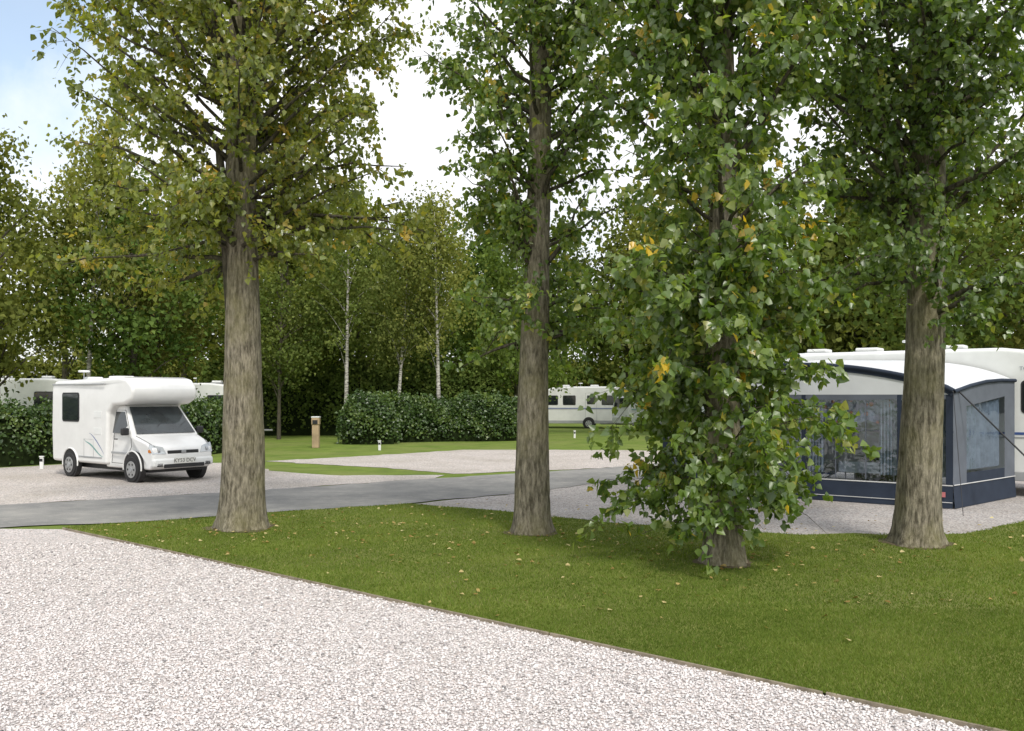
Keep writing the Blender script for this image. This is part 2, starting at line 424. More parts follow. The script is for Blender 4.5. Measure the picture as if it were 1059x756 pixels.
# ---- loose stones on the drive
def stones(N, ylo, yhi, s0, s1):
    Y = ylo+(yhi-ylo)*RNG.random(N); X = (RNG.random(N)*2-1)*(Y*0.62+0.4)
    P = np.stack([X, Y], 1); P = P[inside(P, fg)]
    n = len(P)
    oct_ = np.array([[1, 0, 0], [0, 1, 0], [-1, 0, 0], [0, -1, 0], [0, 0, 1], [0, 0, -1]], float)
    tri = np.array([[0, 1, 4], [1, 2, 4], [2, 3, 4], [3, 0, 4], [1, 0, 5], [2, 1, 5], [3, 2, 5], [0, 3, 5]])
    s = s0+(s1-s0)*RNG.random(n)**1.8
    V = oct_[None]+RNG.normal(0, 0.22, (n, 6, 3))
    V[:, :, 2] *= 0.6
    a = RNG.random(n)*6.28; ca, sa = np.cos(a)[:, None], np.sin(a)[:, None]
    x = V[:, :, 0]*1.15*ca-V[:, :, 1]*sa*0.85; y = V[:, :, 0]*1.15*sa+V[:, :, 1]*ca*0.85
    V = np.stack([x, y, V[:, :, 2]], -1)*s[:, None, None]
    V[:, :, 0] += P[:, 0, None]; V[:, :, 1] += P[:, 1, None]; V[:, :, 2] += 0.008+s[:, None]*0.3
    F = tri[None]+np.arange(n)[:, None, None]*6
    return V.reshape(-1, 3), F.reshape(-1, 3), np.repeat(RNG.random(n), 6)
A = stones(95000, 4.8, 8.5, 0.006, 0.016); B = stones(42000, 8.5, 12.5, 0.009, 0.019)
V = np.concatenate([A[0], B[0]]); F = np.concatenate([A[1], B[1]+len(A[0])])
link(D.objects.new("gravel_stones", np_mesh("gravel_stones", V, F, M['stone'], np.concatenate([A[2], B[2]]))))

# ---- lawn blades
TREES = {'A': (-4.05, 13.77), 'B': (0.29, 13.3), 'C': (2.52, 10.9), 'D': (5.42, 12.3)}
TR = {'A': .40, 'B': .32, 'C': .36, 'D': .40}
def blades(N, ylo, yhi, hgt, wid):
    Y = ylo+(yhi-ylo)*RNG.random(N); X = (RNG.random(N)*2-1)*(Y*0.6+0.3)
    P = np.stack([X, Y], 1); P = P[inside(P, lawn)]
    keep = np.ones(len(P), bool)
    for k, (tx, ty) in TREES.items():
        d = np.hypot(P[:, 0]-tx, P[:, 1]-ty); keep &= d > TR[k]*(0.9+0.35*RNG.random(len(P)))
    P = P[keep]; n = len(P)
    a = RNG.random(n)*6.28; h = hgt*(0.5+0.8*RNG.random(n)); wd = wid*(0.7+0.6*RNG.random(n))
    patch = np.sin(P[:, 0]*1.7+np.sin(P[:, 1]*1.3)*1.5)*np.cos(P[:, 1]*1.1+P[:, 0]*.6)
    patch += 0.7*np.sin(P[:, 0]*5.1+np.sin(P[:, 1]*4.3)*2)*np.cos(P[:, 1]*3.7-P[:, 0]*2.1)
    h *= 1+0.15*patch
    lean = RNG.normal(0, 0.55, (n, 2))*h[:, None]
    V = np.zeros((n, 3, 3))
    V[:, 0, 0] = P[:, 0]+np.cos(a)*wd; V[:, 0, 1] = P[:, 1]+np.sin(a)*wd
    V[:, 1, 0] = P[:, 0]-np.cos(a)*wd; V[:, 1, 1] = P[:, 1]-np.sin(a)*wd
    V[:, :2, 2] = 0.024
    V[:, 2, 0] = P[:, 0]+lean[:, 0]; V[:, 2, 1] = P[:, 1]+lean[:, 1]; V[:, 2, 2] = 0.026+h
    F = np.arange(n*3).reshape(n, 3)
    val = np.clip(0.48+0.22*patch+RNG.normal(0, 0.18, n), 0, 0.9); val[RNG.random(n) < 0.05] = 1
    return V.reshape(-1, 3), F, np.repeat(val, 3)
A = blades(300000, 4.8, 8.5, 0.024, 0.0032); B = blades(250000, 8.5, 17.2, 0.026, 0.0055)
V = np.concatenate([A[0], B[0]]); F = np.concatenate([A[1], B[1]+len(A[0])])
link(D.objects.new("lawn_grass", np_mesh("lawn_grass", V, F, M['grass_blade'], np.concatenate([A[2], B[2]]))))

# ------------------------------------------------------------------ leaves
TPL = np.array([[0, 0, 0], [0.24, 0.44, 0.10], [0.62, 0.27, 0.06], [1.0, 0, -0.06], [0.62, -0.27, 0.06], [0.24, -0.44, 0.10]])
def nrm(a): return a/(np.linalg.norm(a, axis=-1, keepdims=True)+1e-9)
def leaves(P, ax, nm, L, val):
    n = len(P); ax = nrm(ax); s = nrm(np.cross(nm, ax)); u = np.cross(ax, s)
    V = P[:, None]+L[:, None, None]*(TPL[None, :, 0:1]*ax[:, None]+TPL[None, :, 1:2]*s[:, None]+TPL[None, :, 2:3]*u[:, None])
    F = np.array([[0, 3, 2, 1], [0, 5, 4, 3]])[None]+np.arange(n)[:, None, None]*6
    return V.reshape(-1, 3), F.reshape(-1, 4), np.repeat(val, 6)

def twigs(P0, P1, P2, r):
    n = len(P0); d = nrm(P2-P0); a = nrm(np.cross(d, RNG.normal(0, 1, (n, 3)))); b = np.cross(d, a)
    V = np.zeros((n, 7, 3))
    for k in range(3):
        t = k*2*math.pi/3; o = a*math.cos(t)+b*math.sin(t)
        V[:, k] = P0+o*r[:, None]; V[:, 3+k] = P1+o*r[:, None]*0.7
    V[:, 6] = P2
    T = []
    for k in range(3):
        j = (k+1) % 3; T += [[k, j, 3+j], [k, 3+j, 3+k], [3+k, 3+j, 6]]
    F = np.array(T)[None]+np.arange(n)[:, None, None]*7
    return V.reshape(-1, 3), F.reshape(-1, 3)

def poplar(pos, H, r0, h0, prof, nb, lsize, seed, lmat, lean=(0, 0), epi=0, dens=9.0, fork=False, K=13, yel=0.012):
    rng = np.random.default_rng(seed)
    root = empty("poplar_tree", (pos[0], pos[1], 0.02))
    # trunk
    zs = np.concatenate([np.linspace(0, 1, 14), np.linspace(1.15, H, 60)])
    ns = 48; th = np.linspace(0, 2*np.pi, ns, endpoint=False)
    ph = rng.random(8)*6.28
    V = []
    def cx(z): return lean[0]*z+0.05*np.sin(z*0.55+ph[0]), lean[1]*z+0.05*np.sin(z*0.5+ph[1])
    c0 = cx(0)
    def axis(z):
        a = cx(z); return np.array([a[0]-c0[0], a[1]-c0[1]])
    def rad(z): return r0*(1-0.35*min(z, 4)/4*0.45)*max(0.02, (1-(z/H)**1.6))**0.8
    for z in zs:
        fl = 1+0.28*math.exp(-z/0.16)*(1+0.5*np.sin(5*th+ph[2])+0.3*np.sin(3*th+ph[3]))+0.07*math.exp(-z/0.7)
        rid = 0.022*np.sin(17*th+1.2*np.sin(z*2.1+ph[4])+ph[5])+0.016*np.sin(29*th+1.5*np.sin(z*3.3+ph[6]))+0.035*np.sin(2*th+z*0.8+ph[7])+0.02*np.sin(3*th-z*2.3+ph[1])+rng.normal(0, 0.008, ns)
        r = rad(z)*(fl+rid); a = axis(z)
        V.append(np.stack([a[0]+r*np.cos(th), a[1]+r*np.sin(th), np.full(ns, z-0.03 if z == 0 else z)], 1))
    V = np.concatenate(V); m_ = len(zs)
    i = np.arange(m_-1)[:, None]*ns; j = np.arange(ns)[None]; j2 = (j+1) % ns
    F = np.stack([i+j, i+j2, i+ns+j2, i+ns+j], -1).reshape(-1, 4)
    link(D.objects.new("trunk", np_mesh("trunk", V, F, M['bark'], smooth=True)), root)
    tubes = []; T0 = []; TD = []; TL = []
    pz, pr = prof
    for b in range(nb):
        h = h0+(min(H-0.6, 11.0)-h0)*(b+rng.random())/nb*1.0
        if rng.random() < 0.55: h = h0+rng.random()*(7.8-h0)
        low = h < h0+1.0
        el = math.radians(rng.uniform(0, 35) if low else rng.uniform(18, 58))
        az = rng.random()*6.28
        R = np.interp(h+0.8, pz, pr)*rng.uniform(0.5, 1.05)
        rise = R*math.tan(el); droop = rng.uniform(0.1, 0.6)*(1.2 if low else 0.5)
        t = np.linspace(0, 1, 8); a = axis(h)
        wob = np.cumsum(rng.normal(0, 0.035, (8, 3)), 0); wob[0] = 0
        P = np.stack([a[0]+np.cos(az)*R*t, a[1]+np.sin(az)*R*t, h+rise*t-droop*t**2.2], 1)+wob
        rb = rad(h)*rng.uniform(0.10, 0.20)+0.008
        tubes.append(tube(P, rb*(1-t*0.88), 6))
        L = math.hypot(R, rise)
        nt_ = int(L*dens)+3
        tt = rng.uniform(0.18, 1, nt_)
        Q = np.stack([np.interp(tt, t, P[:, k]) for k in range(3)], 1)
        dd = np.stack([np.full(nt_, np.cos(az)), np.full(nt_, np.sin(az)), np.full(nt_, 0.35)], 1)*0.55+rng.normal(0, 0.6, (nt_, 3))
        T0.append(Q); TD.append(nrm(dd)); TL.append(rng.uniform(0.18, 0.55, nt_))
    for b in range(epi):   # shoots growing directly from the trunk
        h = 0.25+3.5*rng.random()**0.75; az = rng.random()*6.28
        R = np.interp(h, pz, pr)*rng.uniform(0.35, 1.05); t = np.linspace(0, 1, 6); a = axis(h)
        el = rng.uniform(0.1, 0.9); P = np.stack([a[0]+np.cos(az)*R*t, a[1]+np.sin(az)*R*t, h+R*el*t-R*rng.uniform(0.2, 0.75)*t**2.5], 1)
        P[1:] += np.cumsum(rng.normal(0, 0.02, (5, 3)), 0)
        P[:, 2] = np.maximum(P[:, 2], 0.12)
        tubes.append(tube(P, 0.009*(1-t*0.8), 5))
        nt_ = int(R*7)+1; tt = rng.uniform(0.2, 1, nt_)
        Q = np.stack([np.interp(tt, t, P[:, k]) for k in range(3)], 1)
        dd = np.stack([np.full(nt_, np.cos(az)), np.full(nt_, np.sin(az)), np.full(nt_, -0.1)], 1)*0.6+rng.normal(0, 0.5, (nt_, 3))
        T0.append(Q); TD.append(nrm(dd)); TL.append(rng.uniform(0.12, 0.4, nt_))
    if fork:
        a = axis(4.0); t = np.linspace(0, 1, 8)
        P = np.stack([a[0]-0.10-0.22*t, a[1]-0.1*t, 3.1+2.6*t], 1); tubes.append(tube(P, 0.14-0.09*t, 12))
    V, F = merge(tubes)
    link(D.objects.new("branches", np_mesh("branches", V, F, M['bark_dark'], smooth=True)), root)
    T0 = np.concatenate(T0); TD = np.concatenate(TD); TL = np.concatenate(TL)
    n = len(T0); drop = np.stack([np.zeros(n), np.zeros(n), -TL*rng.uniform(0.05, 0.5, n)], 1)
    P1 = T0+TD*TL[:, None]*0.5; P2 = T0+TD*TL[:, None]+drop
    V, F = twigs(T0, P1, P2, rng.uniform(0.002, 0.005, n))
    link(D.objects.new("twigs", np_mesh("twigs", V, F, M['bark_dark'])), root)
    s = rng.uniform(0.1, 1.05, (n, K))[..., None]
    P = (1-s)**2*T0[:, None]+2*s*(1-s)*P1[:, None]+s**2*P2[:, None]
    cval = rng.normal(0, 0.15, n)[:, None]+np.zeros((n, K))
    P = P.reshape(-1, 3)+rng.normal(0, 0.035, (n*K, 3))
    P[:, 2] = np.maximum(P[:, 2], 0.14)
    ro = P[:, :2]; rr = np.linalg.norm(ro, axis=1)
    ax = rng.normal(0, 0.6, (n*K, 3))+np.array([0, 0, -0.75]); ax[:, :2] += 0.35*ro/(rr[:, None]+.2)
    nm = rng.normal(0, 0.7, (n*K, 3))+np.array([0, 0, 0.35]); nm[:, :2] += 0.5*ro/(rr[:, None]+.2)
    L = lsize*rng.uniform(0.6, 1.2, n*K)
    val = np.clip(0.45+cval.ravel()+rng.normal(0, 0.18, n*K), 0, 0.93)
    ycl = rng.random(n) < yel
    yl = np.repeat(ycl, K) | (rng.random(n*K) < 0.008)
    val[yl] = rng.uniform(0.94, 1, yl.sum())
    V, F, at = leaves(P, ax, nm, L, val)
    link(D.objects.new("leaves", np_mesh("leaves", V, F, lmat, at)), root)
    # soil around base
    k = 30; sp = []
    for q in range(k):
        a = 2*math.pi*q/k; r = r0*1.6*(1+0.15*math.sin(3*a+seed)+random.uniform(-.08, .08)); sp.append((r*math.cos(a), r*math.sin(a), 0.011))
    py_obj("soil_ring", sp, [tuple(range(k))], M['soil'], root)
    return n*K

cnt = 0
cnt += poplar(TREES['A'], 15, 0.31, 3.9, ([3.5, 4.2, 5, 6, 7.5, 9, 12, 15], [1.0, 2.0, 2.7, 3.1, 3.4, 3.2, 2.2, .4]), 128, 0.092, 11, M['poplar_y'], (0.012, 0), dens=8.2, fork=True, K=13, yel=.008)
cnt += poplar(TREES['B'], 14, 0.24, 2.7, ([2.4, 3.2, 4.5, 6, 8, 11, 14], [0.6, 1.05, 1.45, 1.85, 2.0, 1.7, .3]), 100, 0.092, 23, M['poplar'], (0.004, 0), dens=9, K=12, yel=.006)
cnt += poplar(TREES['C'], 14, 0.215, 2.8, ([0.2, 1, 2, 3, 4, 6, 8, 11, 14], [1.05, 1.5, 1.6, 1.55, 1.7, 1.85, 1.85, 1.6, .4]), 104, 0.108, 37, M['poplar'], (-0.018, 0), epi=155, dens=9, K=12, yel=0.012)
cnt += poplar(TREES['D'], 15, 0.285, 2.9, ([2.6, 3.4, 5, 7, 9, 12, 15], [1.1, 1.8, 2.2, 2.5, 2.5, 2.0, .4]), 115, 0.095, 51, M['poplar_d'], (0.008, 0), dens=9, K=12)
print("leaves", cnt)

# fallen leaves
n = 850
c = np.array([TREES[k] for k in 'AAABBCD'])[RNG.integers(0, 7, n)]
P2 = c+RNG.normal(0, 1.8, (n, 2)); ok = inside(P2, lawn) | inside(P2, pad3); P2 = P2[ok]; n = len(P2)
P = np.concatenate([P2, RNG.uniform(0.04, 0.05, (n, 1))], 1)
ax = np.concatenate([RNG.normal(0, 1, (n, 2)), RNG.normal(0, 0.15, (n, 1))], 1); nm = np.array([0, 0, 1.0])+RNG.normal(0, 0.25, (n, 3))
V, F, at = leaves(P, ax, nm, RNG.uniform(0.035, 0.07, n), RNG.random(n))
link(D.objects.new("fallen_leaves", np_mesh("fallen_leaves", V, F, M['fallen'], at)))

# ------------------------------------------------------------------ woodland
def crown_pts(rng, n_cl, per, H, z0, R, sg, shape='oval'):
    C = []
    while len(C) < n_cl:
        p = rng.uniform(-1, 1, 3)
        if np.linalg.norm(p) < 1 and np.linalg.norm(p) > 0.35: C.append(p)
    C = np.array(C); zc = (C[:, 2]+1)/2
    tap = np.where(zc > 0.35, 1-0.5*((zc-0.35)/0.65)**1.3, 0.75+0.7*zc) if shape == 'oval' else 1-0.7*zc**1.2
    X = C[:, 0]*R*tap; Y = C[:, 1]*R*tap; Z = z0+zc*(H-z0)
    C = np.stack([X, Y, Z], 1)
    P = C[:, None]+rng.normal(0, 1, (n_cl, per, 3))*np.array(sg)*rng.uniform(0.6, 1.3, (n_cl, 1, 1))
    v = np.clip(0.5+rng.normal(0, 0.2, (n_cl, 1))+rng.normal(0, 0.15, (n_cl, per)), 0, 1)
    return C, P.reshape(-1, 3), v.ravel()

def tree_meshes(seed, H, z0, R, n_cl, per, ls, lmat, bmat, tr, sg, shape='oval', droop=0.2, limb=0.28):
    rng = np.random.default_rng(seed)
    C, P, v = crown_pts(rng, n_cl, per, H, z0, R, sg, shape)
    n = len(P); ax = rng.normal(0, 1, (n, 3))+np.array([0, 0, -droop*2]); nm = rng.normal(0, 1, (n, 3))+np.array([0, 0, 0.5])
    V, F, at = leaves(P, ax, nm, ls*rng.uniform(0.6, 1.3, n), v)
    lm = np_mesh("tree_foliage", V, F, lmat, at)
    t = np.linspace(0, 1, 10); b = rng.normal(0, 0.25, 2)
    parts = [tube(np.stack([b[0]*t**1.5*2, b[1]*t**1.5*2, t*H*0.92], 1), tr*(1-t*0.9), 9)]
    for c in C[rng.permutation(len(C))[:28]]:
        h = max(z0*0.7, c[2]-rng.uniform(0.8, 2.2)); f = h/(H*0.92)
        s = np.array([b[0]*f**1.5*2, b[1]*f**1.5*2, h]); q = np.linspace(0, 1, 5)[:, None]
        parts.append(tube(s+(c-s)*q+np.array([0, 0, 0.3])*np.sin(q*3.14), tr*limb*(1-q[:, 0]*0.8), 5))
    V, F = merge(parts)
    return lm, np_mesh("tree_wood", V, F, bmat, smooth=True)

VAR = [tree_meshes(101, 12, 2.8, 3.6, 80, 95, 0.20, M['wood_leaf'], M['bark_dark'], 0.17, (.5, .5, .38)),
       tree_meshes(102, 12, 1.6, 3.1, 74, 95, 0.21, M['wood_leaf'], M['bark_dark'], 0.15, (.46, .46, .5)),
       tree_meshes(103, 12, 3.4, 3.2, 72, 95, 0.19, M['birch_leaf'], M['bark_dark'], 0.15, (.5, .5, .5)),
       tree_meshes(104, 12, 0.5, 3.4, 66, 75, 0.34, M['wood_leaf'], M['bark_dark'], 0.15, (.5, .5, .5)),
       tree_meshes(105, 12, 1.0, 4.2, 85, 95, 0.22, M['wood_leaf'], M['bark_dark'], 0.2, (.6, .6, .42))]
BIR = [tree_meshes(201, 12, 4.3, 2.3, 78, 95, 0.14, M['birch_leaf'], M['birch_bark'], 0.11, (.36, .36, .62), 'cone', 0.8, .12),
       tree_meshes(202, 12, 4.0, 2.6, 78, 95, 0.14, M['birch_leaf'], M['birch_bark'], 0.115, (.38, .38, .6), 'oval', 0.8, .12)]

def place(meshes, x, y, h, parent, nmz=('foliage', 'trunk')):
    s = h/12.0; rz = random.uniform(0, 6.28); w_ = s*random.uniform(0.85, 1.2)
    for me, nm_ in zip(meshes, nmz):
        o = link(D.objects.new(nm_, me), parent); o.location = (x, y, 0) if parent.location.length == 0 else (0, 0, 0)
        o.rotation_euler = (0, 0, rz); o.scale = (w_, w_, s)

wood = empty("woodland_trees")
def row(x0, x1, y0, y1, step, h0, h1, var, jit=1.2):
    n = int(math.hypot(x1-x0, y1-y0)/step)
    for i in range(n+1):
        f = i/max(1, n)
        place(VAR[random.choice(var)], x0+(x1-x0)*f+random.uniform(-jit, jit), y0+(y1-y0)*f+random.uniform(-jit, jit), random.uniform(h0, h1), wood)
row(-22, -14.5, 30, 35, 3.4, 9.5, 12, [0, 2], .8)
row(-13, -9.8, 37, 42, 3.4, 8, 10.5, [2, 0])
row(-38, -13, 45, 50, 4.4, 12, 16, [0, 1, 4, 2])
row(-12, -0.5, 48, 50, 3.6, 8, 12, [0, 1, 4, 2], .8)
row(-14, -1, 57, 59, 4.8, 11, 14.5, [1, 3, 4], .8)
row(3, 18, 69, 72, 4.0, 15, 19, [1, 3, 4], .9)
row(-60, 75, 88, 92, 8.0, 12, 16, [3, 4], 2)
row(9.5, 17, 46, 42, 3.6, 12, 15, [0, 1, 4], .7)
row(13, 34, 30, 36, 4.0, 9, 12, [0, 4, 2, 1])
row(16, 46, 42, 50, 5.2, 11, 14, [1, 3])
for (x, y, h, k) in [(-7.7, 42.5, 11.8, 0), (-5.3, 42, 10.6, 1), (-3.3, 41.8, 11.2, 0), (-15.6, 33.5, 12.4, 0)]:
    e = empty("birch_tree", (x, y, 0)); e.rotation_euler = (random.uniform(-.03, .03), random.uniform(-.03, .11), 0)
    place(BIR[k], x, y, h, e)

# ------------------------------------------------------------------ hedges
def hedge(name, path, width, height, nleaf, ls, bulge=0.12, lm='hedge_leaf', seed=1):
    rng = np.random.default_rng(seed); root = empty(name)
    path = np.array(path, float); seg = np.linalg.norm(np.diff(path, axis=0), axis=1); cum = np.concatenate([[0], np.cumsum(seg)]); L = cum[-1]
    def at(s): return np.stack([np.interp(s, cum, path[:, 0]), np.interp(s, cum, path[:, 1])], -1)
    def nor(s):
        d = at(np.minimum(s+0.2, L))-at(np.maximum(s-0.2, 0)); d = d/np.linalg.norm(d, axis=-1, keepdims=True)
        return np.stack([-d[..., 1], d[..., 0]], -1)
    s = rng.uniform(0, L, nleaf); ph = rng.uniform(0, math.pi, nleaf)
    def sec(ph):
        cx = np.sign(np.cos(ph))*np.abs(np.cos(ph))**0.5; cz = np.abs(np.sin(ph))**0.5
        return cx, cz
    cx, cz = sec(ph)
    bump = 1+bulge*(np.sin(s*1.9+seed)+0.6*np.sin(s*4.3+ph*3)+0.5*np.sin(s*0.7+2)+0.5*np.sin(s*7.7+ph*7))
    endf = np.clip(np.minimum(s, L-s)/0.5, 0.25, 1)**0.4
    dep = 1-np.abs(rng.normal(0, 0.08, nleaf))+rng.normal(0, .03, nleaf)
    xy = at(s)+nor(s)*(cx*width/2*bump*dep*endf)[:, None]
    z = cz*height*(0.72+0.28*bump)*dep*endf+rng.exponential(0.06, nleaf)
    P = np.concatenate([xy, z[:, None]], 1)
    nn = np.concatenate([nor(s)*cx[:, None], cz[:, None]], 1)+rng.normal(0, 0.6, (nleaf, 3))
    ax = rng.normal(0, 1, (nleaf, 3))
    val = np.clip(0.45+0.25*np.sin(s*3.1+z*4)*np.sin(s*1.3)+rng.normal(0, 0.2, nleaf), 0, 1)
    V, F, a_ = leaves(P, ax, nn, ls*rng.uniform(0.5, 1.4, nleaf), val)
    link(D.objects.new("foliage", np_mesh("foliage", V, F, M[lm], a_)), root)
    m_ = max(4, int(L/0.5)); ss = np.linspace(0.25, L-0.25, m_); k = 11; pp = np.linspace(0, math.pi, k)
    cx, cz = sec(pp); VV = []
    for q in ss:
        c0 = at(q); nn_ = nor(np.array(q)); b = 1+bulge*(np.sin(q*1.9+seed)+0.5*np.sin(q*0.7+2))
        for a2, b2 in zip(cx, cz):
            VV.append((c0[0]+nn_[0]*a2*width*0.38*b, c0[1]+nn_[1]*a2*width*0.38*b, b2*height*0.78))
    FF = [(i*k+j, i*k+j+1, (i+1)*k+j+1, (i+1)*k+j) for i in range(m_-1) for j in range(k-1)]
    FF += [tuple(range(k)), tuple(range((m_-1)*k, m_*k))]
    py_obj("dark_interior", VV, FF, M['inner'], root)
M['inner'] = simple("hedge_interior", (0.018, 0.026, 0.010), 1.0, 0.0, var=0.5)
hedge("hedge", [(-24, 21), (-18, 24.5), (-14.5, 26.5), (-11, 31.5), (-9.9, 34.5)], 1.5, 1.80, 28000, 0.10, .18, seed=2)
hedge("hedge", [(-7.2, 40.0), (-3, 41), (0.6, 42.0)], 1.8, 1.9, 24000, 0.11, .20, seed=3)
hedge("shrub", [(-7.3, 38.9), (-6.0, 38.9), (-4.8, 39.1)], 2.1, 1.95, 9000, 0.11, 0.10, seed=5)
hedge("hedge", [(-16, 47), (-8, 47.5), (-0.5, 49.2)], 2.0, 3.4, 20000, 0.17, 0.2, 'wood_leaf', seed=6)
hedge("hedge", [(-70, 84), (-20, 84), (20, 84), (90, 86)], 3.0, 5.0, 34000, 0.42, 0.12, 'wood_leaf', seed=8)
hedge("hedge", [(11, 38), (20, 29.5), (40, 33)], 1.8, 2.6, 20000, 0.14, 0.16, 'wood_leaf', seed=9)

# ------------------------------------------------------------------ motorhome
def quadpanel(name, pts, mat, parent, th=0.006):
    a, b, c_ = Vector(pts[0]), Vector(pts[1]), Vector(pts[2]); n_ = (b-a).cross(c_-a).normalized()
    k = len(pts); V = [Vector(p)+n_*th for p in pts]+[Vector(p)-n_*th for p in pts]
    F = [tuple(range(k)), tuple(range(2*k-1, k-1, -1))]+[(i, i+k, (i+1) % k+k, (i+1) % k) for i in range(k)]
    return py_obj(name, V, F, mat, parent)

def rrect(x0, x1, z0, z1, r, y, n=4):
    P = []
    for cx_, cz_, a0 in ((x1-r, z1-r, 0), (x0+r, z1-r, 90), (x0+r, z0+r, 180), (x1-r, z0+r, 270)):
        for i in range(n+1):
            a = math.radians(a0+90*i/n); P.append((cx_+r*math.cos(a), y, cz_+r*math.sin(a)))
    return P

def wheel(x, y, r, parent, nm_="wheel", side=-1):
    e = parent
    cyl(nm_+"_tyre", (x, y, r), r, 0.19, M['rubber'], e, bevel=0.03, ns=36)
    cyl(nm_+"_rim", (x, y+side*0.098, r), r*0.66, 0.012, M['alu'], e, bevel=0.004)
    cyl(nm_+"_hub", (x, y+side*0.108, r), r*0.2, 0.02, M['grey'], e, bevel=0.004)
    for i in range(6):
        a = i*math.pi/3
        cyl(nm_+"_slot_%d" % i, (x+r*0.45*math.cos(a), y+side*0.1045, r+r*0.45*math.sin(a)), r*0.09, 0.006, M['black'], e, ns=10)

fwd = (0.79, -0.61)
mh = empty("motorhome", (-9.42, 22.8, 0.012), math.atan2(fwd[1], fwd[0]))
W = 0.94
body = [(-2.15, .36), (-2.2, 1.2), (-2.17, 2.22), (-2.02, 2.38), (0.4, 2.42), (0.95, 2.45), (1.25, 2.40), (1.45, 2.24), (1.50, 2.08), (1.42, 1.90), (1.15, 1.80), (0.72, 1.77), (0.55, 1.6), (0.50, .36)]
lt = lambda x, z: 1-(0.10*max(0, x-0.6)/0.9)
prism("coachbuilt_body", body, -W, W, M['white'], mh, 0.08, lt)
cabp = [(0.3, .30), (2.08, .30), (2.2, .40), (2.22, .60), (2.17, .80), (1.95, .93), (1.52, 1.07), (0.92, 1.78), (0.3, 1.80)]
tp = lambda x, z: 1-0.16*max(0, z-1.05)/0.75-(0.10*max(0, x-1.7)/0.5)
prism("cab", cabp, -0.86, 0.86, M['white'], mh, 0.06, tp)
def ys(x, z): return 0.86*tp(x, z)
ws = [(1.50, 1.115), (0.965, 1.735)]
wp = [(ws[0][0]+.012, -ys(*ws[0])+.09, ws[0][1]), (ws[0][0]+.012, ys(*ws[0])-.09, ws[0][1]), (ws[1][0]+.012, ys(*ws[1])-.10, ws[1][1]), (ws[1][0]+.012, -ys(*ws[1])+.10, ws[1][1])]
quadpanel("windscreen", wp, M['screen'], mh, 0.008)
for s in (-1, 1):
    q = [(0.62, 1.12), (1.36, 1.12), (1.0, 1.62), (0.62, 1.62)]
    P = [(x, s*(ys(x, z)+0.004), z) for x, z in q]
    quadpanel("cab_door_window", P, M['glass'], mh, 0.005)
    dl = [(0.60, 0.42), (0.60, 1.66), (1.02, 1.66), (1.42, 1.09), (1.46, 0.82), (1.30, 0.62), (1.10, 0.42), (0.60, 0.42)]
    tube_obj("door_gap", [(x, s*(ys(x, z)+0.001), z) for x, z in dl], 0.006, M['black'], mh, 5)
    tube_obj("door_handle", [(0.72, s*(ys(.7, 1)+0.012), 0.98), (0.86, s*(ys(.7, 1)+0.012), 0.98)], 0.014, M['black'], mh, 6)
    box("door_rub_strip", (0.98, s*0.868, 0.66), (0.78, 0.02, 0.05), M['grey'], mh, 0.006)
    box("mirror", (1.38, s*0.98, 1.17), (0.10, 0.18, 0.17), M['black'], mh, 0.03)
    cyl("front_arch", (1.50, s*0.80, 0.335), 0.375, 0.13, M['black'], mh, ns=40)
    cyl("rear_arch", (-1.22, s*0.885, 0.33), 0.36, 0.12, M['black'], mh, ns=40)
    for i, (xa, ya, ra) in enumerate(((1.50, s*0.868, 0.385), (-1.22, s*0.947, 0.37))):
        aa = np.linspace(-0.15, math.pi+0.15, 20)
        tube_obj("arch_lip", [(xa+ra*math.cos(a), ya, 0.335+ra*math.sin(a)) for a in aa], 0.018, M['white'], mh, 6)
    wheel(1.50, s*0.80, 0.295, mh, "front_wheel", s); wheel(-1.22, s*0.88, 0.295, mh, "rear_wheel", s)
    hp = [(2.20, s*0.43, 0.66), (2.175, s*0.76, 0.66), (2.08, s*0.80, 0.80), (2.07, s*0.78, 0.88), (2.155, s*0.50, 0.81)]
    V = [Vector(p)+Vector((0.016, s*0.012, 0.008)) for p in hp]; 
    if s < 0: V = V[::-1]
    quadpanel("headlamp", V, M['lamp'], mh, 0.012)
    cyl("headlamp_reflector", (2.17, s*0.62, 0.74), 0.055, 0.05, M['alu'], mh, axis='y', ns=14)
    box("indicator_lamp", (2.10, s*0.79, 0.73), (0.10, 0.03, 0.07), M['amber'], mh, 0.01)
yb = -W-0.004
quadpanel("side_window_frame", rrect(-1.62, -0.78, 1.36, 2.08, 0.07, yb), M['black'], mh, 0.004)
quadpanel("side_window", rrect(-1.58, -0.82, 1.40, 2.04, 0.05, yb-0.008), M['glass'], mh, 0.004)
quadpanel("side_window_left", rrect(-1.5, -0.3, 1.36, 2.08, 0.07, W+0.004), M['glass'], mh, 0.004)
tube_obj("locker_outline", [(-0.55, yb, .5), (-0.1, yb, .5), (-0.1, yb, .95), (-0.55, yb, .95), (-0.55, yb, .5)], 0.004, M['grey'], mh, 5)
box("fridge_vent_upper", (0.1, -W-0.004, 1.55), (0.34, 0.012, 0.16), M['white2'], mh, 0.004)
box("fridge_vent_lower", (0.1, -W-0.004, 1.15), (0.34, 0.012, 0.16), M['white2'], mh, 0.004)
box("awning_rail", (-0.85, -W-0.012, 2.28), (2.5, 0.03, 0.035), M['grey'], mh, 0.008)
box("skirt_trim", (-0.25, -W-0.006, 0.52), (1.1, 0.014, 0.03), M['grey'], mh, 0.003)
